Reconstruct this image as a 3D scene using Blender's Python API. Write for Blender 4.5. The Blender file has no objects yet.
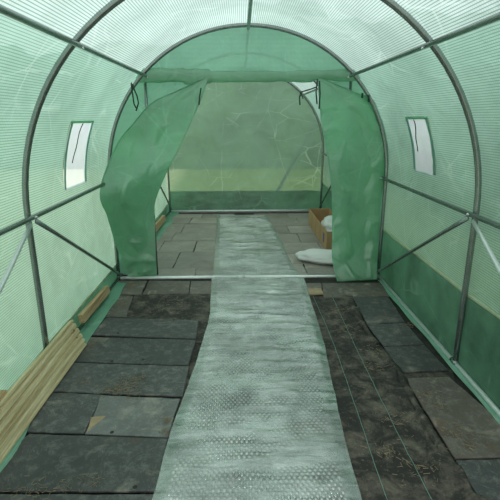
import bpy, math, random
from mathutils import Vector, Matrix, noise
random.seed(7)
R = math.radians
col = bpy.context.scene.collection

# ------------------------------------------------------------------ camera model
CX, CH, F, PI_, YA, RO = -0.0623, 1.3245, 450.0, 0.282, 0.0192, -0.0025
def ray(X, Y):
    a, b = X-250, Y-250
    u = a*math.cos(RO)+b*math.sin(RO); w = -a*math.sin(RO)+b*math.cos(RO)
    dx, dy, dz = u/F, 1.0, -w/F
    x, y, z = dx, dy*math.cos(PI_)+dz*math.sin(PI_), -dy*math.sin(PI_)+dz*math.cos(PI_)
    return Vector((CX, 0, CH)), Vector((x*math.cos(YA)+y*math.sin(YA), -x*math.sin(YA)+y*math.cos(YA), z))
def onz(X, Y, z=0.0):
    o, d = ray(X, Y); return o + d*((z-o.z)/d.z)
def ony(X, Y, y):
    o, d = ray(X, Y); return o + d*(y/d.y)

D1, SP = 2.2118, 1.4661
D0, DF, D2, DM, D3 = D1-SP, D1-2*SP, D1+SP, D1+2*SP, D1+3*SP
HR, ZC = 1.122, 0.878          # hoop radius, height where the arch springs
SR = 1.146                     # sheet radius

# ------------------------------------------------------------------ tags / build
def tag(o, label=None, cat=None, group=None, kind=None):
    if label: o['label'] = label
    if cat: o['category'] = cat
    if group: o['group'] = group
    if kind: o['kind'] = kind
    return o
def empty(name, loc=(0,0,0)):
    o = bpy.data.objects.new(name, None); col.objects.link(o); o.location = loc
    o.empty_display_size = .1
    return o
class MB:
    def __init__(s): s.v=[]; s.f=[]; s.uv={}
    def add(s, vs, fs):
        n=len(s.v); s.v += [Vector(v) for v in vs]; s.f += [tuple(i+n for i in f) for f in fs]
        return n
    def box(s, c, d, M=None):
        M = M or Matrix()
        vs=[M@Vector((c[0]+i*d[0]/2, c[1]+j*d[1]/2, c[2]+k*d[2]/2)) for i in(-1,1) for j in(-1,1) for k in(-1,1)]
        s.add(vs, [(0,1,3,2),(4,6,7,5),(0,4,5,1),(2,3,7,6),(0,2,6,4),(1,5,7,3)])
    def tube(s, pts, r, n=12, radii=None, up=None):
        pts=[Vector(p) for p in pts]; rings=[]
        t0=(pts[1]-pts[0]).normalized()
        a=Vector(up) if up else (Vector((0,0,1)) if abs(t0.z)<.9 else Vector((1,0,0)))
        a=(a-t0*a.dot(t0)).normalized()
        for i,p in enumerate(pts):
            t=(pts[min(i+1,len(pts)-1)]-pts[max(i-1,0)]).normalized()
            a=(a-t*a.dot(t)).normalized(); b=t.cross(a)
            ra,rb = radii[i] if radii else (r,r)
            rings.append([p+a*ra*math.cos(k*2*math.pi/n)+b*rb*math.sin(k*2*math.pi/n) for k in range(n)])
        base=len(s.v)
        for g in rings: s.v+=g
        for i in range(len(pts)-1):
            for k in range(n):
                s.f.append((base+i*n+k, base+i*n+(k+1)%n, base+(i+1)*n+(k+1)%n, base+(i+1)*n+k))
        s.f.append(tuple(base+k for k in range(n))[::-1]); s.f.append(tuple(base+(len(pts)-1)*n+k for k in range(n)))
    def grid(s, P, U=None):          # P[i][j] vertex table, U[i][j] uv in metres
        n,m=len(P),len(P[0]); base=len(s.v)
        for i in range(n):
            for j in range(m):
                s.v.append(Vector(P[i][j]))
                if U: s.uv[len(s.v)-1]=U[i][j]
        def ok(i,j): return True
        for i in range(n-1):
            for j in range(m-1):
                q=(base+i*m+j, base+(i+1)*m+j, base+(i+1)*m+j+1, base+i*m+j+1)
                s.f.append(q)
    def build(s, name, mat, parent=None, smooth=True, origin=None):
        me=bpy.data.meshes.new(name)
        if origin is None and parent is None:
            lo=[min(v[k] for v in s.v) for k in range(3)]; hi=[max(v[k] for v in s.v) for k in range(3)]
            origin=Vector(((lo[0]+hi[0])/2,(lo[1]+hi[1])/2,lo[2]))
        off=Vector(origin) if origin is not None else Vector((0,0,0))
        wp = Vector((0,0,0))
        if parent is not None:
            wp=Vector(parent.location); pp=parent.parent
            while pp is not None: wp=wp+Vector(pp.location); pp=pp.parent
            off=wp
        me.from_pydata([tuple(v-off) for v in s.v], [], s.f)
        if s.uv:
            ul=me.uv_layers.new(name='UVMap')
            for l in me.loops: ul.data[l.index].uv=s.uv.get(l.vertex_index,(0,0))[:2]
            if any(len(q)>2 for q in s.uv.values()):
                ue=me.uv_layers.new(name='edge')
                for l in me.loops:
                    q=s.uv.get(l.vertex_index,(0,0)); ue.data[l.index].uv=(q[2] if len(q)>2 else 1,0)
        me.materials.append(mat)
        me.validate(); me.update()
        for p in me.polygons: p.use_smooth=smooth
        o=bpy.data.objects.new(name, me); col.objects.link(o)
        if parent is not None: o.parent=parent
        else: o.location=off
        return o

# ------------------------------------------------------------------ materials
class NT:
    def __init__(s, name):
        s.m=bpy.data.materials.new(name); s.m.use_nodes=True; s.t=s.m.node_tree; s.t.nodes.clear()
        s.out=s.t.nodes.new('ShaderNodeOutputMaterial')
    def n(s, typ, **kw):
        nd=s.t.nodes.new(typ)
        for k,v in kw.items():
            if k in nd.inputs: s.put(nd.inputs[k], v)
            else: setattr(nd,k,v)
        return nd
    def put(s, sock, v):
        if isinstance(v, bpy.types.NodeSocket): s.t.links.new(v, sock)
        else:
            if sock.type=='RGBA' and len(v)==3: v=(*v,1)
            sock.default_value=v
    def math(s, op, a, b=0.0, c=None):
        nd=s.t.nodes.new('ShaderNodeMath'); nd.operation=op
        s.put(nd.inputs[0],a); s.put(nd.inputs[1],b)
        if c is not None: s.put(nd.inputs[2],c)
        return nd.outputs[0]
    def ramp(s, v, stops):
        nd=s.t.nodes.new('ShaderNodeValToRGB'); e=nd.color_ramp.elements
        while len(e)<len(stops): e.new(.5)
        for i,(p,c) in enumerate(stops):
            e[i].position=p; e[i].color=(*c,1) if len(c)==3 else c
        s.put(nd.inputs[0],v); return nd.outputs[0]
    def mix(s, f, a, b):
        nd=s.t.nodes.new('ShaderNodeMix'); nd.data_type='RGBA'
        s.put(nd.inputs[0],f); s.put(nd.inputs[6],a); s.put(nd.inputs[7],b); return nd.outputs[2]
    def noise(s, vec, scale, detail=4, rough=.55, dist=0):
        nd=s.t.nodes.new('ShaderNodeTexNoise'); s.put(nd.inputs['Vector'],vec)
        nd.inputs['Scale'].default_value=scale; nd.inputs['Detail'].default_value=detail
        nd.inputs['Roughness'].default_value=rough; nd.inputs['Distortion'].default_value=dist
        return nd.outputs['Fac']
    def pos(s): return s.n('ShaderNodeNewGeometry').outputs['Position']
    def scalev(s, vec, sc, loc=(0,0,0), rot=(0,0,0)):
        nd=s.t.nodes.new('ShaderNodeMapping'); s.put(nd.inputs[0],vec)
        nd.inputs['Scale'].default_value=sc; nd.inputs['Location'].default_value=loc; nd.inputs['Rotation'].default_value=rot
        return nd.outputs[0]
    def done(s, shader): s.t.links.new(shader, s.out.inputs[0]); return s.m
    def bump(s, h, strength, dist=.01):
        nd=s.n('ShaderNodeBump', Height=h, Strength=strength, Distance=dist); return nd.outputs[0]
    def principled(s, **kw): return s.n('ShaderNodeBsdfPrincipled', **kw).outputs[0]

def sheet_mat(name, film, thread, see=.3, see_col=(.75,.95,.85), diff=.25, crease=.5, th=.28, step=.0105, thread_amt=.75, gloss=.06, weave=True, vary=.78):
    """reinforced plastic film with a woven grid; film and thread are the film's own colours"""
    t=NT(name); uv=t.n('ShaderNodeTexCoord').outputs['UV']; P=t.pos()
    sep=t.n('ShaderNodeSeparateXYZ', Vector=uv)
    def lines(c, wid, st):
        f=t.math('FRACT', t.math('MULTIPLY', c, 1/st)); d=t.math('ABSOLUTE', t.math('SUBTRACT', f, .5))
        nd=t.n('ShaderNodeMapRange'); nd.interpolation_type='SMOOTHSTEP'
        t.put(nd.inputs[0],d); nd.inputs[1].default_value=wid/2+.12; nd.inputs[2].default_value=max(wid/2-.08,0)
        return nd.outputs[0]
    lu=lines(sep.outputs[0], th, step); lv=t.math('MULTIPLY', lines(sep.outputs[1], th*.8, step*1.15), .4)
    thr=t.math('MULTIPLY', t.math('MAXIMUM', lu, lv), thread_amt)
    if not weave: thr=t.math('MULTIPLY', thr, .3)
    big=t.noise(P, 1.6, 3); fine=t.noise(P, 9, 4, .6)
    # white stress creases pressed into the film
    def edges(sc, seed, wid, stretch):
        wv=t.n('ShaderNodeTexNoise', Vector=P, Scale=3.0).outputs['Color']
        v0=t.n('ShaderNodeVectorMath'); v0.operation='MULTIPLY_ADD'; t.put(v0.inputs[0],wv); v0.inputs[1].default_value=(.10,.10,.10); t.put(v0.inputs[2],P)
        vo=t.n('ShaderNodeTexVoronoi', Vector=t.scalev(v0.outputs[0],stretch,loc=(seed,seed*2,seed*3),rot=(.5,.6,.2)), Scale=sc); vo.feature='DISTANCE_TO_EDGE'
        return t.ramp(vo.outputs['Distance'], [(0,(1,1,1)),(wid,(0,0,0))])
    c1=edges(1.5,1.3,.014,(1,1,.45)); c2=edges(3.2,5.1,.02,(.5,.5,1.3))
    gate=t.ramp(t.noise(P,2.6,3,.6), [(.46,(0,0,0)),(.72,(1,1,1))])
    cr=t.math('MULTIPLY', t.math('MULTIPLY', t.math('MAXIMUM', c1, c2), gate), crease)
    lighter=tuple(min(1,c*1.0+.22) for c in film)
    fc=t.mix(t.ramp(big,[(.38,(0,0,0)),(.62,(1,1,1))]), film, tuple(c*vary for c in film))
    fc=t.mix(t.math('MULTIPLY', t.ramp(fine,[(.4,(0,0,0)),(.7,(1,1,1))]), .35), fc, tuple(min(1,c*1.12) for c in film))
    fc=t.mix(thr, fc, thread)
    fc=t.mix(cr, fc, lighter)
    nb=t.bump(t.math('ADD', t.noise(P, 5, 5, .6, .5), t.math('MULTIPLY', lu, .02)), .55, .04)
    tl=t.n('ShaderNodeBsdfTranslucent', Color=fc, Normal=nb).outputs[0]
    df=t.n('ShaderNodeBsdfDiffuse', Color=fc, Normal=nb).outputs[0]
    gl=t.n('ShaderNodeBsdfGlossy', Color=(1,1,1,1), Roughness=.32, Normal=nb).outputs[0]
    tr=t.n('ShaderNodeBsdfTransparent', Color=(*see_col,1)).outputs[0]
    a=t.n('ShaderNodeMixShader'); t.put(a.inputs[0],diff); t.put(a.inputs[1],tl); t.put(a.inputs[2],df)
    b=t.n('ShaderNodeMixShader'); t.put(b.inputs[0],gloss); t.put(b.inputs[1],a.outputs[0]); t.put(b.inputs[2],gl)
    c=t.n('ShaderNodeMixShader'); t.put(c.inputs[0], t.math('MULTIPLY', t.math('SUBTRACT', 1.0, t.math('MULTIPLY', thr, .6)), see))
    t.put(c.inputs[1],b.outputs[0]); t.put(c.inputs[2],tr)
    return t.done(c.outputs[0])

M={}
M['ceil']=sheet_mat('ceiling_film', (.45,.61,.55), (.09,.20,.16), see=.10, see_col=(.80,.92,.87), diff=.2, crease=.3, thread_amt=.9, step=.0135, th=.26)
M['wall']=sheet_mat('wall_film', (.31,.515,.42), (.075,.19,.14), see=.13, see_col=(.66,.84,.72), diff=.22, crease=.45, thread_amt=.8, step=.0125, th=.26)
M['back']=sheet_mat('end_film', (.25,.42,.34), (.14,.27,.20), see=.32, see_col=(.55,.70,.50), diff=.3, crease=1.0, thread_amt=.35, weave=False)
M['part']=sheet_mat('partition_film', (.42,.72,.55), (.15,.37,.26), see=.14, see_col=(.4,.74,.57), diff=.35, crease=.45, thread_amt=.6, step=.009)
M['curt']=sheet_mat('curtain_film', (.41,.71,.51), (.15,.38,.26), see=.24, see_col=(.45,.82,.6), diff=.35, crease=.7, thread_amt=.35, gloss=.12, weave=False)
M['skirt']=sheet_mat('skirt_film', (.24,.48,.35), (.06,.17,.115), see=.14, see_col=(.4,.64,.48), diff=.5, crease=.6, thread_amt=.6, gloss=.1, vary=.35)
M['flap']=sheet_mat('flap_film', (.19,.41,.29), (.08,.24,.16), see=.03, see_col=(.2,.6,.4), diff=.9, crease=.6, thread_amt=.5, gloss=.1)

def simple(name, base, rough=.5, metal=0, var=.2, sc=12, bump=.2, spec=.5):
    t=NT(name); P=t.pos(); n=t.noise(P, sc, 5)
    c=t.mix(n, tuple(x*(1-var) for x in base), tuple(min(1,x*(1+var)) for x in base))
    return t.done(t.principled(**{'Base Color':c,'Roughness':rough,'Metallic':metal,'Specular IOR Level':spec,'Normal':t.bump(t.noise(P,sc*6,3),bump,.003)}))
M['steel']=simple('galvanised_steel', (.27,.30,.295), .26, .85, .25, 30, .1)
M['steel_lit']=simple('highlit_galvanised_steel', (.70,.74,.74), .3, .4, .15, 30, .1)  # paler copy of the same steel, bright highlight put into its colour
M['highlit_rail']=simple('highlit_rail_steel', (.88,.90,.90), .3, .1, .08, 30, .05)  # threshold and back rails, their white highlight painted in as base colour
M['bolt']=simple('zinc_bolt', (.75,.77,.78), .25, .9, .1, 50, .05)
M['strap']=simple('dark_green_webbing', (.012,.035,.025), .8, 0, .3, 60, .4)
M['hem']=simple('pale_welded_hem', (.42,.50,.33), .6, 0, .2, 20, .2)
M['card']=simple('brown_cardboard', (.42,.26,.13), .85, 0, .15, 14, .2)
M['card_d']=simple('cardboard_flutes', (.30,.18,.09), .9, 0, .2, 60, .3)
M['bag']=simple('white_woven_sack', (.68,.67,.66), .6, 0, .1, 9, .4)
M['tag']=simple('blue_print', (.05,.08,.25), .5, 0, .1, 9, .1)
M['stone']=simple('tan_sandstone', (.36,.27,.17), .9, 0, .35, 30, .6)
M['leaf']=simple('hedge_foliage', (.06,.13,.035), .8, 0, .6, 3, .8)
M['pole']=simple('weathered_pole', (.05,.09,.06), .8, 0, .2, 20, .3)
M['straw']=simple('dry_straw', (.25,.205,.13), .9, 0, .4, 40, .2)

def slate_mat(name, base, dirt=.4, rust=.2, rough=.42):
    t=NT(name); P=t.pos(); oi=t.n('ShaderNodeObjectInfo').outputs['Random']
    off=t.n('ShaderNodeCombineXYZ', X=t.math('MULTIPLY',oi,7.0), Y=t.math('MULTIPLY',oi,13.0), Z=t.math('MULTIPLY',oi,3.0)).outputs[0]
    va=t.n('ShaderNodeVectorMath'); t.put(va.inputs[0],P); t.put(va.inputs[1],off); Q=va.outputs[0]
    n1=t.noise(Q, 3.5, 6, .6, .5); n2=t.noise(Q, 22, 6, .7); n3=t.noise(t.scalev(Q,(1,1,1),rot=(0,0,.5)), 5, 8, .68, .5)
    c=t.mix(n1, tuple(x*.45 for x in base), tuple(x*1.6 for x in base))
    c=t.mix(t.math('MULTIPLY', t.ramp(n2,[(.5,(0,0,0)),(.75,(1,1,1))]), .35), c, (.36,.36,.345))
    c=t.mix(t.math('MULTIPLY', t.ramp(n3,[(.56,(0,0,0)),(.70,(1,1,1))]), dirt), c, (.42,.37,.30))
    scr=t.noise(t.scalev(Q,(1,1,1),rot=(0,0,1.1)), 6, 5, .7, 1.6); scr=t.math('ABSOLUTE', t.math('SUBTRACT', scr, .5))
    c=t.mix(t.math('MULTIPLY', t.ramp(scr,[(0,(1,1,1)),(.012,(0,0,0))]), .16), c, (.5,.5,.48))
    rs=t.noise(Q, 4.4, 5, .65, .9)
    c=t.mix(t.math('MULTIPLY', t.ramp(rs,[(.63,(0,0,0)),(.7,(1,1,1))]), rust), c, (.20,.09,.035))
    br=t.n('ShaderNodeHueSaturation', Color=c, Value=t.math('ADD', .8, t.math('MULTIPLY', oi, .4))).outputs[0]
    rg=t.math('ADD', rough, t.math('MULTIPLY', n3, .25))
    return t.done(t.principled(**{'Base Color':br,'Roughness':rg,'Specular IOR Level':.45,'Normal':t.bump(t.math('ADD',n1,t.math('MULTIPLY',n2,.4)),.35,.006)}))
M['slate']=slate_mat('dark_slate', (.060,.061,.062), .5, .4)
M['slate_c']=slate_mat('chalky_slate', (.12,.122,.12), .55, .2)
M['slate_b']=slate_mat('dusty_grey_slate', (.25,.225,.20), .8, .2, .5)
M['slate_g']=slate_mat('brown_dirty_slate', (.12,.10,.085), .85, .6, .55)

t=NT('worn_soil'); P=t.pos(); n=t.noise(P,12,8,.7)
M['soil']=t.done(t.principled(**{'Base Color':t.ramp(n,[(.3,(.012,.012,.011)),(.6,(.04,.036,.03)),(.8,(.12,.09,.06))]),'Roughness':.9,'Normal':t.bump(n,.8,.02)}))

t=NT('weed_membrane'); P=t.pos(); n=t.noise(P,8,8,.74,.4); n2=t.noise(P,60,4,.7)
base=t.mix(t.math('MULTIPLY', t.ramp(n,[(.46,(0,0,0)),(.68,(1,1,1))]), .55), (.035,.032,.030), (.30,.25,.20))
base=t.mix(t.math('MULTIPLY', t.ramp(n2,[(.58,(0,0,0)),(.75,(1,1,1))]), .5), base, (.36,.30,.24))
M['weed']=t.done(t.principled(**{'Base Color':base,'Roughness':.75,'Specular IOR Level':.25,'Normal':t.bump(t.math('ADD',n,t.math('MULTIPLY',n2,.3)),.7,.015)}))
M['weed_line']=simple('pale_green_thread', (.16,.28,.24), .7, 0, .3, 50, .2)

t=NT('treated_pine'); P=t.pos()
g=t.noise(t.scalev(P,(30,1.3,30)), 2.0, 6, .65, .4); g2=t.noise(P,3,3)
c=t.ramp(g,[(.3,(.34,.25,.12)),(.5,(.62,.50,.29)),(.7,(.85,.74,.50))]); c=t.mix(t.math('MULTIPLY',g2,.5), c, (.52,.44,.26))
M['wood']=t.done(t.principled(**{'Base Color':c,'Roughness':.7,'Normal':t.bump(g,.3,.004)}))
t=NT('raw_pine'); P=t.pos(); g=t.noise(t.scalev(P,(30,1.3,30)), 2.5, 6, .65, .4)
M['wood2']=t.done(t.principled(**{'Base Color':t.ramp(g,[(.3,(.30,.19,.09)),(.7,(.58,.42,.24))]),'Roughness':.75,'Normal':t.bump(g,.3,.004)}))

def bubble_mat():
    t=NT('bubble_wrap'); uv=t.n('ShaderNodeTexCoord').outputs['UV']; P=t.pos()
    sep=t.n('ShaderNodeSeparateXYZ', Vector=uv); u,v=sep.outputs[0],sep.outputs[1]
    st=.021; rw=st*.866
    row=t.math('FLOOR', t.math('MULTIPLY', v, 1/rw)); half=t.math('MULTIPLY', t.math('MODULO', row, 2.0), .5)
    fu=t.math('SUBTRACT', t.math('FRACT', t.math('ADD', t.math('MULTIPLY',u,1/st), half)), .5)
    fv=t.math('MULTIPLY', t.math('SUBTRACT', t.math('FRACT', t.math('MULTIPLY', v, 1/rw)), .5), .866)
    r2=t.math('ADD', t.math('MULTIPLY',fu,fu), t.math('MULTIPLY',fv,fv))
    dome=t.math('SQRT', t.math('MAXIMUM', t.math('SUBTRACT', .15, r2), 0.0))
    flat=t.ramp(t.noise(P, 2.6, 4, .6, .6), [(.30,(.25,.25,.25)),(.5,(1,1,1))])
    dome=t.math('MULTIPLY', dome, flat)
    wr=t.noise(t.scalev(P,(1,5.5,1)), 4, 5, .6, .8); fog=t.noise(P, 4.2, 6, .66, .6); fog2=t.noise(t.scalev(P,(1,3.5,1)), 9, 6, .75)
    h=t.math('MULTIPLY', wr, .8)
    nb=t.bump(h, 1.0, .012)
    c=t.mix(t.ramp(fog,[(.3,(0,0,0)),(.75,(1,1,1))]), (.24,.25,.245), (.56,.56,.55))
    c=t.mix(t.math('MULTIPLY', t.ramp(fog2,[(.5,(0,0,0)),(.72,(1,1,1))]), .55), c, (.86,.87,.86))
    c=t.mix(t.math('MULTIPLY', t.ramp(t.noise(P,1.7,3),[(.55,(0,0,0)),(.75,(1,1,1))]), .3), c, (.40,.36,.27))
    ring=t.ramp(t.math('ABSOLUTE', t.math('SUBTRACT', r2, .13)),[(0,(1,1,1)),(.05,(0,0,0))])
    c=t.mix(t.math('MULTIPLY', ring, .45), c, (.14,.16,.16))  # bubble rims darkened, shade between the bubbles put into the colour
    dots=t.ramp(t.noise(P,45,2,.5),[(.74,(0,0,0)),(.78,(1,1,1))])
    c=t.mix(t.math('MULTIPLY',dots,.8), c, (.12,.09,.06))
    eg=t.n('ShaderNodeUVMap'); eg.uv_map='edge'; em=t.math('SUBTRACT',1.0,t.n('ShaderNodeSeparateXYZ',Vector=eg.outputs[0]).outputs[0])
    c=t.mix(t.math('MULTIPLY',em,.55),c,(.17,.21,.19))
    p=t.principled(**{'Base Color':c,'Roughness':.17,'Specular IOR Level':.9,'Normal':nb})
    tr=t.n('ShaderNodeBsdfTransparent', Color=(.9,.95,.93,1)).outputs[0]
    m=t.n('ShaderNodeMixShader'); t.put(m.inputs[0], t.math('ADD', .16, t.math('MULTIPLY', t.ramp(fog,[(.25,(1,1,1)),(.7,(0,0,0))]), .3)))
    t.put(m.inputs[1],p); t.put(m.inputs[2],tr)
    g=t.n('ShaderNodeBsdfGlossy', Color=(.96,1,.98,1), Roughness=.13, Normal=nb).outputs[0]
    m2=t.n('ShaderNodeMixShader'); t.put(m2.inputs[0],t.math('ADD',.10,t.math('MULTIPLY',t.ramp(t.noise(P,2.3,5,.65),[(.4,(0,0,0)),(.62,(1,1,1))]),.28))); t.put(m2.inputs[1],m.outputs[0]); t.put(m2.inputs[2],g)
    return t.done(m2.outputs[0])
M['bubble']=bubble_mat()

t=NT('window_screen'); P=t.pos(); n=t.noise(P,14,4)
c=t.mix(n,(.50,.62,.66),(.62,.70,.74))
a=t.n('ShaderNodeMixShader'); t.put(a.inputs[0],.4); t.put(a.inputs[1], t.n('ShaderNodeBsdfTranslucent', Color=c).outputs[0]); t.put(a.inputs[2], t.n('ShaderNodeBsdfTransparent', Color=(.85,.95,1,1)).outputs[0])
M['screen']=t.done(a.outputs[0])
t=NT('lawn_grass'); P=t.pos(); n=t.noise(P,1.2,5); n2=t.noise(P,40,3)
c=t.mix(n,(.11,.20,.04),(.30,.36,.10)); c=t.mix(t.math('MULTIPLY',n2,.5),c,(.05,.11,.02))
left=t.n('ShaderNodeMapRange', Value=t.n('ShaderNodeSeparateXYZ',Vector=P).outputs[0]); left.inputs[1].default_value=-1.3; left.inputs[2].default_value=-1.6
c=t.mix(left.outputs[0], c, (.50,.50,.30))
M['lawn']=t.done(t.principled(**{'Base Color':c,'Roughness':.9,'Normal':t.bump(n2,.7,.03)}))

# ------------------------------------------------------------------ ground
def nz(x,y,z=0,s=1.0): return noise.noise(Vector((x*s,y*s,z*s)))
m=MB(); P=[[Vector((x,y,-.012+.004*nz(x,y,0,6))) for x in [-1.16+i*2.32/40 for i in range(41)]] for y in [-.9+j*7.8/120 for j in range(121)]]
m.grid(P); tag(m.build('floor', M['soil']), kind='structure')
m=MB(); m.grid([[Vector((x,y,-.03+.045*max(0,y-8)+.02*nz(x,y,3,.7))) for x in [-16+i*32/64 for i in range(65)]] for y in [-6+j*26/52 for j in range(53)]])
tag(m.build('lawn', M['lawn']), kind='structure')

# ------------------------------------------------------------------ tunnel cover
def surf(side, s, r=SR):          # s = distance up the sheet from the ground
    if s<=ZC: return Vector((side*r, 0, s))
    a=(s-ZC)/r; return Vector((side*r*math.cos(a), 0, ZC+r*math.sin(a)))
def nrm(side, s, r=SR):
    if s<=ZC: return Vector((side,0,0))
    a=(s-ZC)/r; return Vector((side*math.cos(a),0,math.sin(a)))
YS=[DF+i*(D3+.03-DF)/150 for i in range(151)]
def bay(y): return abs(math.sin(math.pi*(y-D1)/SP))
def cover(name, side, s0, s1, mat, hole=None):
    ns=int((s1-s0)/.035)+1; S=[s0+i*(s1-s0)/ns for i in range(ns+1)]; Y=list(YS)
    if hole:
        y0,y1,h0,h1=hole
        for v in (y0,y1): Y[min(range(len(Y)), key=lambda i:abs(Y[i]-v))]=v
        for v in (h0,h1): S[min(range(len(S)), key=lambda i:abs(S[i]-v))]=v
    m=MB(); n=len(Y)
    for s in S:
        for y in Y:
            d=.006*bay(y)*nz(0,y,s,3)+.004*bay(y)*nz(y,s,side,7) - .003*bay(y)
            m.v.append(surf(side,s)+nrm(side,s)*d+Vector((0,y,0))); m.uv[len(m.v)-1]=(s,y)
    for i in range(len(S)-1):
        for j in range(n-1):
            if hole and y0-1e-6<=Y[j] and Y[j+1]<=y1+1e-6 and h0-1e-6<=S[i] and S[i+1]<=h1+1e-6: continue
            m.f.append((i*n+j,(i+1)*n+j,(i+1)*n+j+1,i*n+j+1))
    return tag(m.build(name, mat), kind='structure')
def wall_hit(px,py,side):
    x=side*SR; p=None
    for _ in range(30):
        o,d=ray(px,py); p=o+d*((x-o.x)/d.x)
        s=p.z if p.z<ZC else ZC+SR*math.asin(min(1,(p.z-ZC)/SR)); x=side*(SR if p.z<ZC else math.sqrt(max(.01,SR*SR-(p.z-ZC)**2)))
    return p.y, s
STOP=ZC+SR*math.asin((1.665-ZC)/SR)
wl=[wall_hit(*q,-1) for q in ((67,123),(89,121),(85,181),(66,188))]
wr=[wall_hit(*q,1) for q in ((409,118),(429,118),(436,178),(417,166))]
def rect(w): 
    ys=sorted(a for a,_ in w); ss=sorted(b for _,b in w); return ((ys[0]+ys[1])/2,(ys[2]+ys[3])/2,(ss[0]+ss[1])/2,(ss[2]+ss[3])/2)
HL,HRr=rect(wl),rect(wr)
print('windows',HL,HRr)
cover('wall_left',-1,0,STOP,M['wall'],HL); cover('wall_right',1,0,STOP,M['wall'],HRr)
# ceiling: both shoulders and the crown in one sheet
m=MB(); smax=ZC+SR*math.pi/2; ns=44
SS=[(-1,STOP+(smax-STOP)*i/22) for i in range(23)]+[(1,smax-(smax-STOP)*i/22) for i in range(1,23)]
for k,(sd,s) in enumerate(SS):
    for y in YS:
        d=.006*bay(y)*nz(sd*(smax-s),y,s,3)-.004*bay(y)
        m.v.append(surf(sd,s)+nrm(sd,s)*d+Vector((0,y,0))); m.uv[len(m.v)-1]=(sd*(smax-s)+.003,y)
n=len(YS)
for i in range(len(SS)-1):
    for j in range(n-1): m.f.append((i*n+j,(i+1)*n+j,(i+1)*n+j+1,i*n+j+1))
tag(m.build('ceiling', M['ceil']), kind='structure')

def end_sheet(y, lo, inside=None, amp=.012, r=SR-.004, ystep=40):
    """a sheet filling the hoop; inside(x,z) False leaves the cell open"""
    m=MB(); nx=76; nzz=ystep*2
    def half(z): return r if z<ZC else math.sqrt(max(0,r*r-(z-ZC)**2))
    top=ZC+r
    Z=[lo+(top-lo)*j/nzz for j in range(nzz+1)]
    for z in Z:
        h=half(z)
        for i in range(nx+1):
            x=-h+2*h*i/nx
            edge=min(1,(h-abs(x))/.12)*min(1,(top-z)/.1)
            rid=abs(nz(x*.9+z*.7,z-x*.5,y,2.2)); rid=max(0,1-rid*7)
            m.v.append(Vector((x, y+edge*(amp*nz(x,z,y,4)+amp*.8*rid), z))); m.uv[len(m.v)-1]=(z,x)
    for j in range(nzz):
        for i in range(nx):
            zc=(Z[j]+Z[j+1])/2; xc=-half(zc)+2*half(zc)*(i+.5)/nx
            if inside and not inside(xc,zc): continue
            k=j*(nx+1)+i; m.f.append((k,k+1,k+nx+2,k+nx+1))
    return m
tag(end_sheet(D3+.028,.0,amp=.016).build('wall_back', M['back']), kind='structure')
# partition: fabric above the doorway and beside the two door posts
HZ=1.625
def part_in(x,z): return z>HZ or abs(x)>.80 or (x<-.30 and z>1.625-.56*(-.30-x)) or (x>.53 and z>1.625-.56*(x-.53))
tag(end_sheet(D2+.075,.02,part_in,amp=.005).build('wall_partition', M['part']), kind='structure')

# skirts (second layer of film along the foot of the walls) with a pale hem
def skirt(name, side, h, y0, y1, mat, hem_h):
    m=MB(); rows=14; cols=110; P=[];U=[]
    for j in range(cols+1):
        y=y0+(y1-y0)*j/cols; hh=h+.012*nz(y,side,0,2.5); row=[];ur=[]
        for i in range(rows+1):
            z=.006+hh*i/rows
            d=(.006+.030*max(0,nz(y+z*.8,z*1.2,side,4))+.008*max(0,nz(y*3,z,side,4)))*(1-i/rows)**.3
            row.append(Vector((side*(SR-.0085-d*(.35 if side<0 else .45)),y,z))); ur.append((z,y))
        P.append(row);U.append(ur)
    m.grid(P,U); o=tag(m.build(name, mat), kind='structure')
    h2=MB(); h2.tube([p[-1]+Vector((side*-.002,0,0)) for p in P],.003,6,radii=[(hem_h,.0022)]*len(P))
    h2.build('hem', M['hem'], o)
    return o
skirt('trim_1', -1, .125, .2, D3, M['skirt'], .010)
skirt('trim_2', 1, .425, .2, D3, M['skirt'], .012)
m=MB(); P=[];U=[]
for i in range(81):
    x=-1.12+2.24*i/80; row=[];ur=[]
    for j in range(13):
        z=.004+(.31+.01*nz(x,0,9,3))*j/12; row.append(Vector((x,D3+.018-.006*(1-j/12)-.01*max(0,nz(x,z*2,4,5)),z))); ur.append((z,x))
    P.append(row);U.append(ur)
m.grid(P,U); tag(m.build('trim_3', M['skirt']), kind='structure')
# loose edges of the cover lying inward on the ground
def ground_flap(name, side, w, y0, y1, z=.004):
    m=MB(); P=[];U=[]; N=int((y1-y0)/.04)
    for j in range(N+1):
        y=y0+(y1-y0)*j/N; ww=w(y); row=[];ur=[]
        for i in range(9):
            t_=i/8; zz=z+.010*math.sin(t_*math.pi)*(1+nz(y,t_,side,4))
            row.append(Vector((side*(1.136-ww*t_), y, zz))); ur.append((ww*t_,y))
        P.append(row);U.append(ur)
    m.grid(P,U); return tag(m.build(name, M['flap']), kind='structure')
ground_flap('trim_4', -1, lambda y: .12+.03*nz(y,1,0,3)+.015*math.exp(-((y-1.55)/.22)**2), .4, D2-.12, z=.014)
ground_flap('trim_5', 1, lambda y: .052+.02*nz(y,5,0,3), .4, D2-.1, z=.012)
ground_flap('trim_6', -1, lambda y: .14+.06*nz(y,9,0,3), D2+.15, D3-.05, z=.012)

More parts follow.
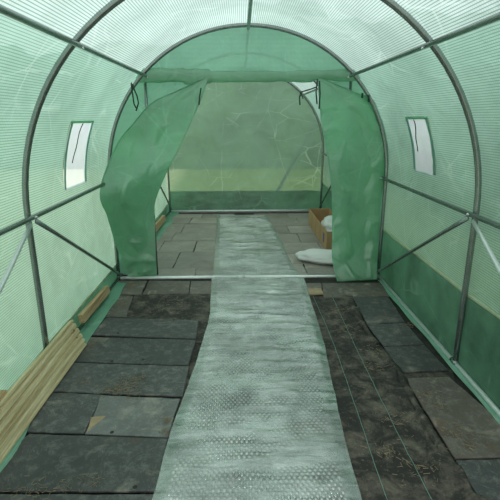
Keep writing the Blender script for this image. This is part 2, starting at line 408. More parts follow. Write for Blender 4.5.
# ------------------------------------------------------------------ windows in the film
def window(name, side, rc, wav, label):
    y0,y1,h0,h1=rc; m=MB(); P=[];U=[]
    for i in range(15):
        s=h0-.012+(h1-h0+.024)*i/14; row=[]
        for j in range(11):
            f=j/10; y=y0-.012+(y1-y0+.024)*f
            row.append(surf(side,s)-nrm(side,s)*(.008+.006*max(0,nz(y,s,0,9)))+Vector((0,y,0)))
        P.append(row)
    m.grid(P); o=tag(m.build(name, M['screen']), label=label, kind='structure')
    # flap bunched along both uprights and a stitched header
    for nm,pts,rr in (('side_flap',[(y0-.004,h0,h1)],.012),('side_flap',[(y1+.004,h0,h1)],.012)):
        y,_,_=pts[0]; b=MB(); q=[]; rad=[]
        for i in range(25):
            s=h0+(h1-h0)*i/24; ww=wav*(.5+.9*abs(nz(y,s,2,14)))
            q.append(surf(side,s)-nrm(side,s)*.016+Vector((0,y+.3*ww*nz(s,y,1,9),0))); rad.append((.003,.006+ww))
        b.tube(q,.01,8,radii=rad,up=nrm(side,h0)); b.build(nm, M['wall'], o)
    b=MB(); b.tube([surf(side,h1+.006)-nrm(side,h1)*.014+Vector((0,y0-.02+(y1-y0+.04)*i/8,0)) for i in range(9)],.006,6,radii=[(.004,.009)]*9,up=nrm(side,h1)); b.build('header_seam', M['curt'], o)
    b=MB(); ym=(y0+y1)/2+.02*side; L=(h1-h0)*.62
    b.tube([surf(side,h1-L*i/8)-nrm(side,h1-L*i/8)*.022+Vector((0,ym-.10*side*-1*(i/8)*.6-.01*math.sin(i),0)) for i in range(9)],.004,6,radii=[(.002,.0065)]*9,up=nrm(side,h1)); b.build('tie_strap', M['strap'], o)
window('window_1',-1,HL,.010,'pale blue screened opening in the left film with dark tie hanging')
window('window_2',1,HRr,.020,'pale blue screened opening in the right film, ragged flap edge')

# ------------------------------------------------------------------ tubular frame (one bolted thing)
fr=empty('tunnel_frame',(0,D2,0))
tag(fr,'grey galvanised tube frame of arched hoops, purlins and braces holding the green film','frame')
def hoop_pts(y,r=HR,n=48):
    return [Vector((-r,y,.006)),Vector((-r,y,.3)),Vector((-r,y,.6))]+[Vector((-r*math.cos(a),y,ZC+r*math.sin(a))) for a in [math.pi*i/n for i in range(n+1)]]+[Vector((r,y,.6)),Vector((r,y,.3)),Vector((r,y,.006))]
hoops={}
for y in (DF,D0,D1,D2,DM,D3):
    b=MB(); b.tube(hoop_pts(y),.0155,14); hoops[y]=b.build('hoop',M['steel'],fr)
ang=math.asin((1.665-ZC)/HR)
PR=HR-.029
purl=[(-PR,.862),(PR,.862),(-PR*math.cos(ang),ZC+PR*math.sin(ang)),(PR*math.cos(ang),ZC+PR*math.sin(ang)),(0,ZC+PR)]
for x,z in purl:
    b=MB(); b.tube([(x,DF-.03,z),(x,D2-.02 if abs(x)<1 else D2+.02,z)],.0125,12); b.build('purlin',M['steel'],fr)
    b=MB(); b.tube([(x,D2+.10,z),(x,D3-.02,z)],.0125,12); b.build('purlin',M['steel'],fr)
    for y in (D0,D1,D2,DM,D3):
        b=MB(); inw=Vector((-x,0,(ZC if z>ZC+.1 else z)-z)).normalized() if abs(x)>.01 or z>1 else Vector((0,0,-1))
        p=Vector((x,y-.002,z))+inw*.010
        b.tube([p-inw*.002,p+inw*.006],.007,8); b.tube([p+inw*.006,p+inw*.010],.0045,6); b.build('bolt',M['bolt'],hoops[y])
for sd in (-1,1):
    for a,bb in ((DF,D2-.02),(D2+.02,D3)):
        b=MB(); b.tube([(sd*(HR-.004),a,.024),(sd*(HR-.004),bb,.024)],.0125,12); b.build('base_rail',M['steel_lit' if sd>0 else 'steel'],fr)  # right rail takes the paler steel, its highlight painted in
    def brace(y0,z0,y1,z1,mat):
        p=Vector((sd*(PR+.002),y0,z0)); q=Vector((sd*(HR-.028),y1,z1)); N=12
        b=MB(); pts=[p.lerp(q,i/N) for i in range(N+1)]
        rad=[(.0045,.015) if i in(0,N) else ((.008,.013) if i in (1,N-1) else (.0115,.0115)) for i in range(N+1)]
        b.tube(pts,.01,12,radii=rad,up=(sd,0,0)); b.build('brace',mat,fr)
    brace(D1+.02,.84,D2-.01,.045,M['steel']); brace(D1-.03,.835,D0,.045,M['steel_lit'])
    brace(DM+.02,.84,D3-.01,.045,M['steel'])
    b=MB(); b.tube([(sd*.80,D2+.045,.03),(sd*.80,D2+.045,.9),(sd*.80,D2+.045,1.665)],.0115,12); b.build('door_post',M['steel'],fr)
    for y in (D1,D2,D3):
        b=MB(); b.tube([(sd*(HR-.004),y-.03,.024),(sd*(HR-.004),y+.03,.024)],.0165,12); b.build('rail_clamp',M['steel'],fr)
b=MB(); b.tube([(-HR+.02,D2-.015,.022),(-.05,D2-.015,.022)],.014,12); b.build('threshold_rail',M['highlit_rail'],fr)
b=MB(); b.tube([(-.09,D2-.015,.022),(HR-.02,D2-.015,.022)],.0125,12); b.build('threshold_rail',M['highlit_rail'],fr)
b=MB(); b.tube([(-.11,D2-.015,.022),(-.04,D2-.015,.022)],.0155,12); b.build('rail_clamp',M['steel_lit'],fr)
b=MB(); b.tube([(-HR+.02,D3-.012,.022),(HR-.02,D3-.012,.022)],.0135,12); b.build('back_rail',M['highlit_rail'],fr)
b=MB(); b.tube([(-.80,D2+.045,HZ+.03),(.80,D2+.045,HZ+.03)],.011,12); b.build('door_header',M['steel'],fr)

# rolled door blind over the header
def strap(pts, name='tie_strap', parent=None, w=.006):
    b=MB(); b.tube(pts,.003,6,radii=[(.0018,w)]*len(pts),up=(0,1,0)); return b.build(name,M['strap'],parent)
m=MB(); P=[];U=[]
N=120; K=20
for i in range(N+1):
    x=-.86+1.72*i/N; row=[];ur=[]
    thick=.040+.010*nz(x,0,1,6)+(.012 if x<-.3 else 0)
    for k in range(K+1):
        a=2*math.pi*k/K; rr=1+.13*nz(x*2,math.cos(a)*.4,math.sin(a)*.4,7)
        row.append(Vector((x,D2+.015+.019*math.cos(a)*rr, 1.652-.01*(1 if abs(x)<.5 else 0)+thick*math.sin(a)*rr))); ur.append((a*.05,x))
    P.append(row);U.append(ur)
m.grid(P,U)
roll=m.build('rolled_door_blind', M['curt']); tag(roll,'green film door blind rolled up tight above the doorway opening','blind')

# ------------------------------------------------------------------ door curtains
def smooth_pts(pts,n):
    out=[]; L=len(pts)-1
    for i in range(n+1):
        t_=i/n*L; k=min(int(t_),L-1); f=t_-k
        p0,p1,p2,p3=pts[max(k-1,0)],pts[k],pts[k+1],pts[min(k+2,L)]
        out.append(.5*((2*p1)+(p2-p0)*f+(2*p0-5*p1+4*p2-p3)*f*f+(3*p1-p0-3*p2+p3)*f**3))
    return out
def curtain(name, Lp, Rp, label, folds, seed):
    L=smooth_pts(Lp,110); Rr=smooth_pts(Rp,110); P=[];U=[]
    for i in range(111):
        a,b=L[i],Rr[i]; W=(b-a).length; row=[];ur=[]
        for j in range(61):
            f=j/60; p=a.lerp(b,f); x,z=p.x,p.z
            rid=nz(x*.8+z*.5,z*.6-x*.4,seed,5); rid=max(0,1-abs(rid)*6)
            d=.005*nz(x,z,seed,6)+.006*rid*min(1,W*3)+folds*math.sin(f*9+z*1.5+seed)*min(1,W*2)*.5
            low=max(0,1-z/.45); d+=low*(.030*nz(x*1.2,z*1.6,seed+3,6)+.02*max(0,1-8*abs(nz(x,z*1.3,seed+9,4))))
            if 0<i<110: p=p+Vector((0,-abs(d)*1.3 if d>0 else -d*-.3,0))
            row.append(p); ur.append((z,x))
        P.append(row);U.append(ur)
    m=MB(); m.grid(P,U); o=m.build(name,M['curt'])
    sm=o.modifiers.new('t','SOLIDIFY'); sm.thickness=.0012
    b=MB(); b.tube([q+Vector((0,-.004,0)) for q in L[1:60]],.004,8); b.build('folded_hem',M['part'],o)
    b=MB(); b.tube([q+Vector((0,-.003,0)) for q in Rr[1:109]],.0025,8); b.build('edge_hem',M['curt'],o)
    return tag(o,label,'door curtain')
YC=D2+.022; YF=D2-.035
def pc(x,y,yy): return ony(x,y,yy)
Lp=[pc(206,77,YC-.03),pc(177,91,YC),pc(152,103,YC),pc(133,124,YC),pc(117,145,YC),Vector((-1.112,3.36,.82)),Vector((-1.10,3.44,.60)),Vector((-1.085,3.56,.34)),Vector((-1.03,D2-.045,.10)),Vector((-1.04,D2-.05,.045))]
Rp=[pc(208,79,YC-.03),pc(203,94,YF),pc(197,108,YF),pc(187,131,YF),pc(177,152,YF),pc(165,176,YF),pc(155,203,YF),pc(155,228,YF),pc(155.5,252,YF),pc(157,275,YF)]
cl=curtain('door_curtain',Lp,Rp,'green film door curtain drawn aside to the left, slanting from the doorway top',.022,2.0)
Lp=[pc(318,79,YC-.02),pc(319.5,100,YF),pc(322,125,YF),pc(328,158,YF),pc(331,182,YF),pc(332,210,YF),pc(332,235,YF-.01),pc(332,258,YF-.03),Vector((.735,D2-.14,.016))]
Rp=[pc(321,78,YC-.02),pc(352,91,YC),pc(374,101,YC),pc(386,125,YC),pc(390,152,YC),Vector((1.10,YC,.72)),Vector((1.10,YC-.01,.50)),Vector((1.095,YC-.03,.25)),Vector((1.085,D2-.10,.016))]
cr_=curtain('door_curtain',Lp,Rp,'green film door curtain on the right of the doorway, crumpled at its foot',.014,5.0)
# ties belonging to the curtains
strap([pc(131,82,D2-.02),pc(132,90,D2-.03),pc(134,104,D2-.03),pc(136,108,D2-.03)],parent=cl)
strap([pc(132,84,D2-.024),pc(137,96,D2-.034),pc(138.5,103,D2-.034),pc(136,111,D2-.034)],parent=cl)
strap([pc(201,88,D2-.05),pc(199.5,97,D2-.052),pc(199,105,D2-.052)],parent=cl)
strap([pc(317.5,79,D2-.05),pc(316,92,D2-.055),pc(317,104,D2-.055)],parent=cr_)
strap([pc(319.5,81,D2-.055),pc(320,94,D2-.06),pc(319,109,D2-.06)],parent=cr_)
strap([pc(362.5,93,D2-.03),pc(362,98,D2-.03)],parent=cr_,w=.009)
strap([pc(368.5,95,D2-.03),pc(369,102,D2-.03)],parent=cr_,w=.009)
ym=DM-.03
o=strap([pc(317,87,ym),pc(308,90,ym),pc(301,92,ym),pc(299.5,97,ym),pc(300,105,ym)],w=.008)
tag(o,'dark tie strap strung across a far hoop, seen through the doorway top','tie strap')
b=MB(); b.tube([pc(301,92,ym),pc(302.5,97,ym),pc(303,99,ym)],.003,6,radii=[(.0018,.006)]*3,up=(0,1,0)); b.build('strap_end',M['strap'],o)

# ------------------------------------------------------------------ slates
def slate(quad, label, z=.010, th=.009, mat='slate', group=None, world=False, holes=True, cat='slate', name='slate_tile', chip=.004):
    Q=[Vector((q[0],q[1],z)) if world else onz(q[0],q[1],z) for q in quad]
    c=sum(Q,Vector())/len(Q); outl=[]
    sd=random.random()*50
    for k in range(len(Q)):
        a,b=Q[k],Q[(k+1)%len(Q)]; n_=max(3,int((b-a).length/.03)); t_=(b-a).normalized(); nn=Vector((t_.y,-t_.x,0))
        for i in range(n_):
            p=a.lerp(b,i/n_)
            if i: p=p+nn*chip*(nz(p.x,p.y,sd,16)*.9+nz(p.x,p.y,sd,50)*.5)
            outl.append(p)
    n_=len(outl); m=MB()
    tilt=Vector((nz(sd,1),nz(sd,2)))*.004
    def lift(p,dz): return Vector((p.x,p.y,z+dz+(p.x-c.x)*tilt.x+(p.y-c.y)*tilt.y))
    inset=[c+(p-c)*(1-.004/max(.05,(p-c).length)) for p in outl]
    m.add([lift(p,0) for p in inset]+[lift(p,-.002) for p in outl]+[lift(p,-th) for p in outl], [])
    m.f.append(tuple(range(n_)))
    for i in range(n_):
        j=(i+1)%n_; m.f.append((n_+i,n_+j,j,i)); m.f.append((2*n_+i,2*n_+j,n_+j,n_+i))
    m.f.append(tuple(range(2*n_,3*n_))[::-1])
    o=m.build(name,M[mat],smooth=False); tag(o,label,cat,group); return o
def nail_hole(o, px, py, z):
    p=onz(px,py,z+.0012); b=MB(); n_=9
    b.add([p+Vector((.009*math.cos(k*2*math.pi/n_)*(1+.3*nz(k,px)),.009*math.sin(k*2*math.pi/n_),0)) for k in range(n_)]+[p+Vector((.009*math.cos(k*2*math.pi/n_),.009*math.sin(k*2*math.pi/n_),-.003)) for k in range(n_)],[tuple(range(n_))]+[(k,(k+1)%n_,n_+(k+1)%n_,n_+k) for k in range(n_)])
    b.build('nail_hole',M['soil'],o,smooth=False)
s1=slate([(106,317.5),(199,320),(195.5,338.5),(92,334.5)],'long dark slate at the far end of the left row of five, beside black membrane',z=.016)
s2=slate([(90,337),(196,339.6),(188.5,365),(75,361.5)],'dark slate second from the far end of the left row, two nail holes',z=.014)
s3=slate([(73.5,362.5),(189,366),(182.5,396),(52,391)],'dark slate midway down the left row with a patch of dry straw dirt',z=.013)
s4=slate([(51,392.3),(102,394.5),(96,408),(84,433),(17,431)],'narrow dark slate beside the decking boards, left half of its row',z=.012)
s5=slate([(101,395),(180,398.5),(168,437),(85,433),(96,409)],'paler dusty slate with brown corner, next to the plastic runner',z=.014,mat='slate_c')
s6=slate([(29,433.3),(168,438.5),(156,491),(-35,490)],'largest near slate on the left with chalky swirls and straw along its front edge',z=.016)
s7=slate([(-40,493.5),(155,494),(148,540),(-60,540)],'slate cut off by the bottom left of the view',z=.012)
for o,x,y,z in ((s1,174,319.8,.016),(s2,143,359.5,.014),(s2,112,361,.014),(s5,112,432,.014),(s1,118,333,.016),(s2,113,337,.014),(s6,135,487,.016)): nail_hole(o,x,y,z)
# brown broken corner on the dusty slate
o=slate([(87,432),(91,417),(106,415.5),(95,425)],'x',z=.0155,th=.0012,mat='stone',chip=.006); 
for k in ('label','category'): del o[k]
o.name='flaked_corner'; mw=o.location.copy(); o.parent=s5; o.location=mw-s5.location; o['label']='rust brown flaked corner'
slate([(118,280.5),(147,280.5),(141,294),(110,294)],'small slate just inside the doorway rail at the left wall',mat='slate_g',z=.010)
slate([(149,280.5),(190,281),(188.5,293.5),(143,293.8)],'brownish slate along the doorway rail, second from the left wall',mat='slate_g',z=.010)
slate([(191,281),(222,281),(222,293.5),(189.5,293.5)],'slate along the doorway rail, partly under the plastic runner',mat='slate_g',z=.010)
slate([(108,295),(133,295.5),(126,317),(97,316)],'small straw-strewn slate at the left wall beside black membrane',mat='slate_g',z=.009)
slate([(322,283),(384,282.5),(390,296),(324,297.5)],'wide worn brown slate below the right curtain foot',mat='slate_g',z=.010)
slate([(298,283),(321,283),(322,288),(305,288.3),(301,288)],'sliver of dark slate beside the runner at the doorway rail',mat='slate_g',z=.010)
o=slate([(306,288.2),(321,288),(323.5,293.2),(308,294)],'small tan stone offcut beside the runner just inside the doorway rail',mat='stone',z=.014,th=.014,cat='stone',name='stone_offcut')
slate([(353,297),(388,296.5),(405,322),(367,323.5)],'dark slate furthest back along the right wall rail, below the worn brown one',z=.013)
slate([(367,324.3),(405.5,322.8),(424,344),(384,346)],'dark slate second along the right wall rail with yellowish scuffs',z=.014)
slate([(384,346.8),(424,344.8),(448,369.5),(401,371.5)],'dark slate third along the right wall rail, before a black gap',z=.013)
slate([(405,378),(449,376.5),(497,418),(520,456),(455,458)],'rust-stained near slate at the right wall rail',mat='slate_g',z=.013)
slate([(456,460),(521,458),(580,530),(500,530)],'slate cut off by the bottom right of the view',z=.012)
# rear bay slates, rows laid across
def wy(py): return onz(250,py,.01).y
rowsL=[213.5,217.5,223.5,232.5,240.5,251.5,267.5,276.2]; nm=['next to the end wall','second row from the end wall','third row from the end wall','middle row','third row before the doorway rail','second row before the doorway rail','row touching the doorway rail']
cutsL=[[-.62],[-.75],[-.30,-.80],[-.86],[-.56,-.93],[-.70],[-.48,-.9]]
for r in range(7):
    y1,y0=wy(rowsL[r]),wy(rowsL[r+1]); xs=[-1.07]+sorted(cutsL[r])+[-.16+.02*r]
    for k in range(len(xs)-1):
        a,b=xs[k]+.004,xs[k+1]-.004; j=lambda:random.uniform(-.006,.006)
        where=['by left wall','midway','left of runner'][k if len(xs)==4 else (0 if k==0 else 2)]
        slate([(a+j(),y1-.006+j()),(b+j(),y1-.006+j()),(b+j(),y0+.006+j()),(a+j(),y0+.006+j())],'worn rear bay slate, %s, %s'%(nm[r],where),z=.009+random.uniform(0,.005),mat='slate_b',world=True,chip=.006)
rowsR=[213.5,218.5,226,233.5,243,254,264,275.5]
cutsR=[[.60],[.70],[.52],[.60],[.78],[.66],[.52]]
for r in range(7):
    y1,y0=wy(rowsR[r]),wy(rowsR[r+1]); xs=[.12]+cutsR[r]+[1.06]
    for k in range(2):
        a,b=xs[k]+.004,xs[k+1]-.004; j=lambda:random.uniform(-.007,.007)
        where=['right of runner','by right wall'][k]
        slate([(a+j(),y1-.006+j()),(b+j(),y1-.006+j()),(b+j(),y0+.006+j()),(a+j(),y0+.006+j())],'rear bay slate, %s, %s'%(nm[r],where),z=.009+random.uniform(0,.005),mat='slate_b',world=True,chip=.006)

# ------------------------------------------------------------------ weed membranes
def cloth(name, Lpx, Rpx, mat, z, n=90, mcols=40, amp=.004, edge_amp=0, label=None, cat=None):
    L=smooth_pts([onz(x,y,z) for x,y in Lpx],n); Rr=smooth_pts([onz(x,y,z) for x,y in Rpx],n); P=[];U=[]
    for i in range(n+1):
        row=[];ur=[]
        for j in range(mcols+1):
            f=j/mcols; p=L[i].lerp(Rr[i],f); e=max(0,(f-.75)/.25)
            h=amp*(nz(p.x,p.y,z,8)+.6*nz(p.x,p.y,z,19))+edge_amp*e*max(0,nz(p.x*1.3+p.y*.3,p.y,5,11)+.25)
            row.append(Vector((p.x,p.y,z+max(0,h+amp*.6)))); ur.append((p.x,p.y))
        P.append(row);U.append(ur)
    m=MB(); m.grid(P,U); o=m.build(name,M[mat]); md=o.modifiers.new('t','SOLIDIFY'); md.thickness=.0012; md.offset=-1
    if label: tag(o,label,cat)
    return o,P
o,Pw=cloth('weed_membrane',[(300,296.5),(318,340),(338,415),(352,480),(372,560)],[(352,296.5),(372,338),(400,382),(445,450),(500,530)],'weed',.004,n=150,mcols=60,amp=.005,edge_amp=.04,label='black woven weed membrane with thin green lines right of the clear runner',cat='membrane')
for f in (.26,.62):
    b=MB(); b.tube([Pw[i][int(f*60)]+Vector((0,0,.0018)) for i in range(0,151)],.001,5,radii=[(.0006,.0016)]*151,up=(0,0,1)); b.build('green_line',M['weed_line'],o)
cloth('weed_membrane',[(136,293.5),(130,303),(124,321),(112,340)],[(214,293),(216,305),(222,322),(222,345)],'weed',.002,amp=.004,label='black membrane patch exposed behind the left row of slates',cat='membrane')
cloth('weed_membrane',[(186,322),(180,380),(160,440),(130,520)],[(216,322),(205,380),(190,440),(175,520)],'weed',-.002,amp=.002,label='dark membrane strip showing between left slates and the runner',cat='membrane')
cloth('weed_membrane',[(385,368),(398,372),(402,382),(410,392)],[(440,366),(452,370),(456,380),(460,392)],'weed',.000,amp=.002,label='dark membrane showing in the gap between two right slates',cat='membrane')
# torn fold standing up along the membrane's right edge
def fold(pxs, hgt, label):
    pts=smooth_pts([onz(x,y,.016) for x,y in pxs],40); m=MB(); P=[]
    for i,p in enumerate(pts):
        w=.010+.012*abs(nz(p.x,p.y,2,9)); h=hgt*(.4+abs(nz(p.x,p.y,1,8))*1.6)*math.sin(math.pi*min(1,max(.02,i/40)))
        P.append([p+Vector((-w*1.6,0,-.004)),p+Vector((-w,.003,h*.6)),p+Vector((-.2*w,0,h)),p+Vector((w*.6,0,h*.75)),p+Vector((w*1.1,0,h*.25)),p+Vector((w*1.5,0,.000))])
    m.grid(P); o=m.build('membrane_fold',M['weed']); tag(o,label,'membrane'); o.modifiers.new('t','SOLIDIFY').thickness=.0012
fold([(349,308),(358,318),(366,329),(376,343)],.022,'crumpled black fold of membrane near the furthest right slate')
fold([(378,346),(390,360),(399,372),(408,390),(420,412),(440,446),(456,468)],.016,'long black folded hem of membrane along the near right slates')

# ------------------------------------------------------------------ bubble wrap runner
def runner(Lpx,Rpx,z,label,steps,ridge,seed):
    n=steps; mc=70
    L=smooth_pts([onz(x,y,z) for x,y in Lpx],n); Rr=smooth_pts([onz(x,y,z) for x,y in Rpx],n); P=[];U=[]
    for i in range(n+1):
        row=[];ur=[]
        for j in range(mc+1):
            f=j/mc; p=L[i].lerp(Rr[i],f)
            h=ridge*(1-abs(nz(p.x*.35+.08*p.y,p.y*2.6,seed,3.0))*3.2)*(.5+.8*nz(p.x,p.y,seed,1.5))+.004*nz(p.x*.6,p.y*2,seed,9)+.003*nz(p.x,p.y,seed,14)+.002
            e=min(1,min(f,1-f)/.05)
            wob=.004*nz(p.y,f,seed,6)
            row.append(Vector((p.x+wob,p.y,z+max(0.0,h)*(.35+.65*e)))); ur.append((p.x+2,p.y+2,min(1,max(0,(min(f,1-f)-.045)/.03))))
        P.append(row);U.append(ur)
    m=MB(); m.grid(P,U)
    st=.021; rw=st*.866
    def at_(x,y):          # sheet height below (x, y)
        lo,hi=0,n
        while hi-lo>1:
            k=(lo+hi)//2
            if P[k][0].y>y: lo=k
            else: hi=k
        a=P[lo]; f=(x-a[0].x)/max(1e-6,(a[-1].x-a[0].x))
        if f<.07 or f>.93: return None
        g=(a[0].y-y)/max(1e-6,a[0].y-P[hi][0].y); j=f*mc; k=int(j); q=j-k
        h0=a[k].z*(1-q)+a[k+1].z*q; b_=P[hi]; h1=b_[k].z*(1-q)+b_[k+1].z*q
        return h0*(1-g)+h1*g
    ya,yb=P[-1][0].y+.02,P[0][0].y-.02
    r0=int((ya+2)/rw)
    for r_ in range(r0,int((yb+2)/rw)+1):
        y=(r_+.5)*rw-2
        if not ya<y<yb: continue
        sh=.5*(r_%2)
        for q_ in range(int(1.2/st),int(2.9/st)):
            x=(q_+.5-sh)*st-2; z0=at_(x,y)
            if z0 is None: continue
            fl=.45+nz(x,y,4,3.5)*1.5
            if fl<.12: continue
            hh=.0052*min(1,fl); R0=.0085; vs=[]
            for rr,hz in ((1,-.0004),(.82,.55*hh),(.45,.9*hh)):
                for k in range(8): vs.append((x+R0*rr*math.cos(k*math.pi/4),y+R0*rr*math.sin(k*math.pi/4),z0+hz))
            vs.append((x,y,z0+hh)); fs=[]
            for a in (0,8):
                for k in range(8): fs.append((a+k,a+(k+1)%8,a+8+(k+1)%8,a+8+k))
            for k in range(8): fs.append((16+k,16+(k+1)%8,24))
            b0=m.add(vs,fs)
            for k in range(25): m.uv[b0+k]=(vs[k][0]+2,vs[k][1]+2)
    o=m.build('bubble_wrap_sheet',M['bubble']); return tag(o,label,'plastic runner')
runner([(217,215),(216,235),(214.5,255),(213,279)],[(267,215.5),(279,236),(289,258),(301,279)],.017,'clear bubble wrap runner down the middle of the rear bay',260,.013,3)
runner([(212,277.5),(210.5,300),(209,318),(194,368),(170,434),(153,497),(120,590)],[(304,277.5),(310,298),(322,336),(336,400),(349,455),(362,500),(385,590)],.019,'clear bubble wrap runner in the foreground from doorway rail to bottom of view',420,.014,8)

# ------------------------------------------------------------------ timber
def plank(name, a, b, w, th, mat, label, up, grooves=0, cat='timber', group=None):
    """board from a to b; w along up, thickness th across"""
    a=Vector(a); b=Vector(b); t_=(b-a).normalized(); up=Vector(up); up=(up-t_*up.dot(t_)).normalized(); sd=t_.cross(up).normalized()
    prof=[]
    def face(s):
        out=[]
        if grooves:
            N=grooves*4
            for i in range(N+1):
                f=i/N; dep=.012 if (i%4==2) and 0<i<N else 0
                out.append((-w/2+w*f, s*(th/2-dep)))
        else: out=[(-w/2,s*th/2),(w/2,s*th/2)]
        return out
    f1=face(1); f2=face(-1)[::-1]; prof=f1+f2
    m=MB(); n_=len(prof); K=24
    for i in range(K+1):
        p=a.lerp(b,i/K)+sd*.002*nz(i*.3,w)
        for u,v in prof: m.v.append(p+up*u+sd*v)
    for i in range(K):
        for k in range(n_): m.f.append((i*n_+k,i*n_+(k+1)%n_,(i+1)*n_+(k+1)%n_,(i+1)*n_+k))
    m.f.append(tuple(range(n_))[::-1]); m.f.append(tuple(K*n_+k for k in range(n_)))
    o=m.build(name,M[mat],smooth=False); return tag(o,label,cat,group)
o=plank('decking_board',(-1.075,1.05,.100),(-1.062,2.50,.100),.150,.030,'wood','grooved pale decking board leaning on edge against the left frame leg',(-.42,0,1),4)
for sp in (.03,-.02):
    p=Vector((-1.05-sp*.3,2.44,.10+sp)); b=MB(); b.tube([p+Vector((0,0,0)),p+Vector((.006,0,.002))],.007,8); b.build('knot',M['card_d'],o)
plank('decking_board',(-1.052,1.05,.050),(-1.024,2.47,.052),.070,.022,'wood','lower narrow pale board leaning in front of the grooved decking board',(-.38,0,1),2)
plank('timber_batten',(-1.121,.9,.155),(-1.117,1.76,.155),.05,.024,'wood2','batten end just showing behind the decking boards at the left edge',(-.1,0,1))
plank('timber_offcut',(-1.095,2.67,.098),(-1.100,3.27,.072),.056,.034,'wood2','short thick timber offcut lying on the left base rail beyond the decking',(-.15,0,1))
plank('timber_offcut',(-1.090,4.75,.090),(-1.092,5.9,.075),.07,.034,'wood2','timber length on the base rail of the rear bay, past the left curtain',(-.15,0,1))

# ------------------------------------------------------------------ box and sacks in the rear bay
bx=empty('cardboard_box',(.955,5.05,.014)); tag(bx,'open brown cardboard box holding white bags in the rear bay','box')
x0,x1,y0,y1,zb,h=.815,1.075,4.47,5.72,.014,.205
def wallp(name,c,d):
    b=MB(); b.box(c,d); o=b.build(name,M['card'],bx,smooth=False); bv=o.modifiers.new('b','BEVEL'); bv.width=.0015; return o
wallp('bottom',((x0+x1)/2,(y0+y1)/2,zb+.003),(x1-x0,y1-y0,.005))
sp1=wallp('side_panel',(x0,(y0+y1)/2,zb+h/2),(.006,y1-y0,h)); wallp('side_panel',(x1,(y0+y1)/2,zb+h/2),(.006,y1-y0,h))
wallp('end_panel',((x0+x1)/2,y0,zb+h/2),(x1-x0+.006,.006,h)); wallp('end_panel',((x0+x1)/2,y1,zb+h/2),(x1-x0+.006,.006,h))
b=MB(); b.box((x0-.0045,y0+.16,zb+h*.5),(.003,.05,.10)); b.build('printed_mark',M['tag'],sp1,smooth=False)
for k in range(3):
    b=MB(); b.box((x0-.004,y0+.38+.3*k,zb+h/2),(.002,.004,h*.98)); b.build('crease',M['card_d'],sp1,smooth=False)
def sack(name,c,d,rz,label,seed,mat='bag'):
    m=MB(); nu,nv=40,26; P=[]
    Mx=Matrix.Translation(c)@Matrix.Rotation(rz,4,'Z')
    for i in range(nv+1):
        th_=math.pi*i/nv; row=[]
        for j in range(nu+1):
            ph=2*math.pi*(j%nu)/nu
            x=math.cos(th_); y=math.sin(th_)*math.cos(ph); z=math.sin(th_)*math.sin(ph)
            k=1+.16*nz(x*1.4,y*1.4,z*1.4+seed,2.0)+.06*nz(x,y,z+seed,7)
            x=math.copysign(abs(x)**.8,x)
            zz=z*k; zz=max(zz,-.72)
            row.append(Mx@Vector((x*d[0]/2*k,y*d[1]/2*k,(zz+.72)*d[2]/1.75)))
        P.append(row)
    m.grid(P); return tag(m.build(name,M[mat]),label,'bag')
sack('plastic_bag',(.945,4.98,.022),(.42,.20,.25),1.45,'crumpled white bag standing inside the cardboard box',3)
sack('plastic_bag',(.945,4.62,.022),(.22,.20,.19),1.2,'smaller white bag in the near end of the cardboard box',11)
sk=sack('woven_sack',(.76,4.09,.016),(.60,.28,.115),-.28,'white filled sack lying flat on slates in front of the box',7)

# ------------------------------------------------------------------ outside, seen dimly through the film
p,q=ony(318,118,D3+.35),ony(279,188,D3+.35); dv=(q-p)
b=MB(); b.tube([p-dv*.25,p,q,q+dv*(q.z-.0)/max(.01,p.z-q.z)*1.0],.024,10)
tag(b.build('leaning_pole',M['pole']),'dull pole leaning diagonally outside the end wall','pole')
hd=empty('hedge',(0,12.5,0)); tag(hd,'blurred green hedge showing through the end wall film','hedge')
m=MB(); NX,NZ=120,24; P=[]
for i in range(NX+1):
    x=-12+24*i/NX; H=3.3+.5*nz(x,0,0,.5)+.25*nz(x,0,0,2)+(.5 if x>0 else -.3); row=[]
    for j in range(NZ+1):
        f=j/NZ; a=math.pi*f
        row.append(Vector((x, 12.5-.9*math.cos(a)+.35*nz(x,f*4,1,1.6)+.18*nz(x,f*8,2,4), .1+H*math.sin(a)**.6+.15*nz(x,f*6,3,3))))
    P.append(row)
m.grid(P); m.build('foliage',M['leaf'],hd,smooth=False)
hd=empty('hedge',(3.6,4,0)); tag(hd,'added green hedge outside, put there to dim the right film wall','hedge')
m=MB(); P=[]  # added hedge, placed so that less light reaches the right wall
for i in range(NX+1):
    y=-4+18*i/NX; H=1.9+.3*nz(y,5,0,.6)+.2*nz(y,5,0,2); row=[]
    for j in range(NZ+1):
        f=j/NZ; a=math.pi*f
        row.append(Vector((3.6-.7*math.cos(a)+.25*nz(y,f*4,1,1.6)+.14*nz(y,f*8,2,4), y, -.05+H*math.sin(a)**.6+.1*nz(y,f*6,3,3))))
    P.append(row)
m.grid(P); m.build('foliage',M['leaf'],hd,smooth=False)

# ------------------------------------------------------------------ straw and grit
def litter(name, centres, count, label, spread, mat='straw'):
    m=MB()
    for _ in range(count):
        cx,cy,s=random.choice(centres); p=onz(random.gauss(cx,spread*s),random.gauss(cy,spread*s*.5),.019)
        a=random.uniform(0,math.pi); L=random.uniform(.003,.014); w=random.uniform(.0004,.0010); d=Vector((math.cos(a),math.sin(a),0)); n_=Vector((-d.y,d.x,0))
        p=p+Vector((0,0,random.uniform(-.002,.001)))
        m.add([p-d*L-n_*w,p+d*L-n_*w,p+d*L+n_*w,p-d*L+n_*w,p-d*L+Vector((0,0,.002)),p+d*L+Vector((0,0,.002))],[(0,1,5,4),(2,3,4,5),(0,3,2,1),(1,2,5),(3,0,4)])
    tag(m.build(name,M[mat],smooth=False),label,'straw',kind='stuff')
litter('straw_litter',[(130,385,1),(140,378,1),(112,390,1),(120,390,1)],230,'dry straw scraps scattered on the left slates',9)
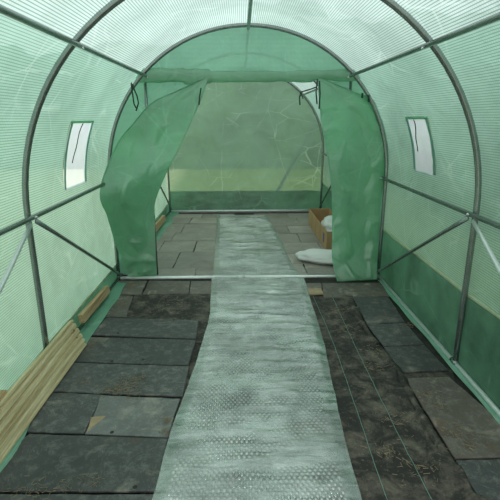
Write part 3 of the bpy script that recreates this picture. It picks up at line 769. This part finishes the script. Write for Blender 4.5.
litter('straw_litter',[(60,486,1),(20,491,1.2),(90,480,.7),(40,489,1.2),(168,420,.3),(166,432,.3)],160,'dry straw scraps along the front of the largest left slate',10)
litter('straw_litter',[(120,304,.5),(165,308,1),(115,300,.6),(180,300,.8)],90,'dry straw scraps on the membrane behind the left slates',9)
litter('straw_litter',[(375,350,.8),(350,330,1),(370,365,1),(400,420,1.2),(420,470,1.3),(340,310,.8),(385,450,1)],240,'dry straw scraps on the right membrane',9)
litter('straw_litter',[(440,405,1),(455,430,1),(425,395,.8),(470,445,1),(410,325,.4)],150,'dry straw scraps on the right slates',9)

# ------------------------------------------------------------------ light: overcast sky
w=bpy.data.worlds.new('World'); bpy.context.scene.world=w; w.use_nodes=True; nt=w.node_tree; nt.nodes.clear()
out=nt.nodes.new('ShaderNodeOutputWorld'); bg=nt.nodes.new('ShaderNodeBackground'); tc=nt.nodes.new('ShaderNodeTexCoord')
sp=nt.nodes.new('ShaderNodeSeparateXYZ'); rp=nt.nodes.new('ShaderNodeValToRGB'); nn=nt.nodes.new('ShaderNodeTexNoise'); nn.inputs['Scale'].default_value=2.2
mx=nt.nodes.new('ShaderNodeMix'); mx.data_type='RGBA'
rp.color_ramp.elements[0].position=-0.0; rp.color_ramp.elements[0].color=(.57,.56,.58,1); rp.color_ramp.elements[1].position=.6; rp.color_ramp.elements[1].color=(1.05,.97,1.01,1)
nt.links.new(tc.outputs['Generated'],sp.inputs[0]); nt.links.new(sp.outputs[2],rp.inputs[0]); nt.links.new(tc.outputs['Generated'],nn.inputs['Vector'])
mx.inputs[7].default_value=(.86,.82,.86,1); nt.links.new(rp.outputs[0],mx.inputs[6])
mt=nt.nodes.new('ShaderNodeMath'); mt.operation='MULTIPLY'; mt.inputs[1].default_value=.4; nt.links.new(nn.outputs['Fac'],mt.inputs[0]); nt.links.new(mt.outputs[0],mx.inputs[0])
nt.links.new(mx.outputs[2],bg.inputs[0]); bg.inputs[1].default_value=1.6; nt.links.new(bg.outputs[0],out.inputs[0])
sl=bpy.data.lights.new('sun','SUN'); sl.energy=1.2; sl.angle=R(35); so=bpy.data.objects.new('sun',sl); col.objects.link(so); so.rotation_euler=(R(38),R(-18),0)

for o in list(bpy.data.objects):
    if o.parent or 'category' not in o: continue
    c_,l_=o['category'],o['label']
    if c_=='slate': o['group']='slates laid in the rear bay' if 'rear bay' in l_ else 'slates laid along the front bay'
    elif c_=='membrane': o['group']='black weed membrane pieces'
    elif c_=='door curtain': o['group']='door curtains of the inner doorway'
    elif c_=='plastic runner': o['group']='bubble wrap runners down the path'
    elif c_=='timber': o['group']='timber pieces along the left wall'
    elif c_=='bag' and o.name.startswith('plastic_bag'): o['group']='white bags in the box'
    elif c_=='hedge': o['group']='hedges outside the tunnel'

# ------------------------------------------------------------------ camera
cam=bpy.data.cameras.new('camera'); co=bpy.data.objects.new('camera',cam); col.objects.link(co)
o0,f0=ray(250,250); _,fx=ray(251,250); f0n=f0.normalized(); rt=(fx-f0); rt=(rt-f0n*rt.dot(f0n)).normalized(); up=rt.cross(f0n)
Mx=Matrix((rt,up,-f0n)).transposed().to_4x4(); Mx.translation=o0; co.matrix_world=Mx
cam.sensor_width=36; cam.lens=F/500*36; cam.clip_start=.02
sc=bpy.context.scene; sc.camera=co
vs=sc.view_settings; vs.view_transform='Standard'; vs.look='None'; vs.gamma=1; vs.use_curve_mapping=False; vs.exposure=.5
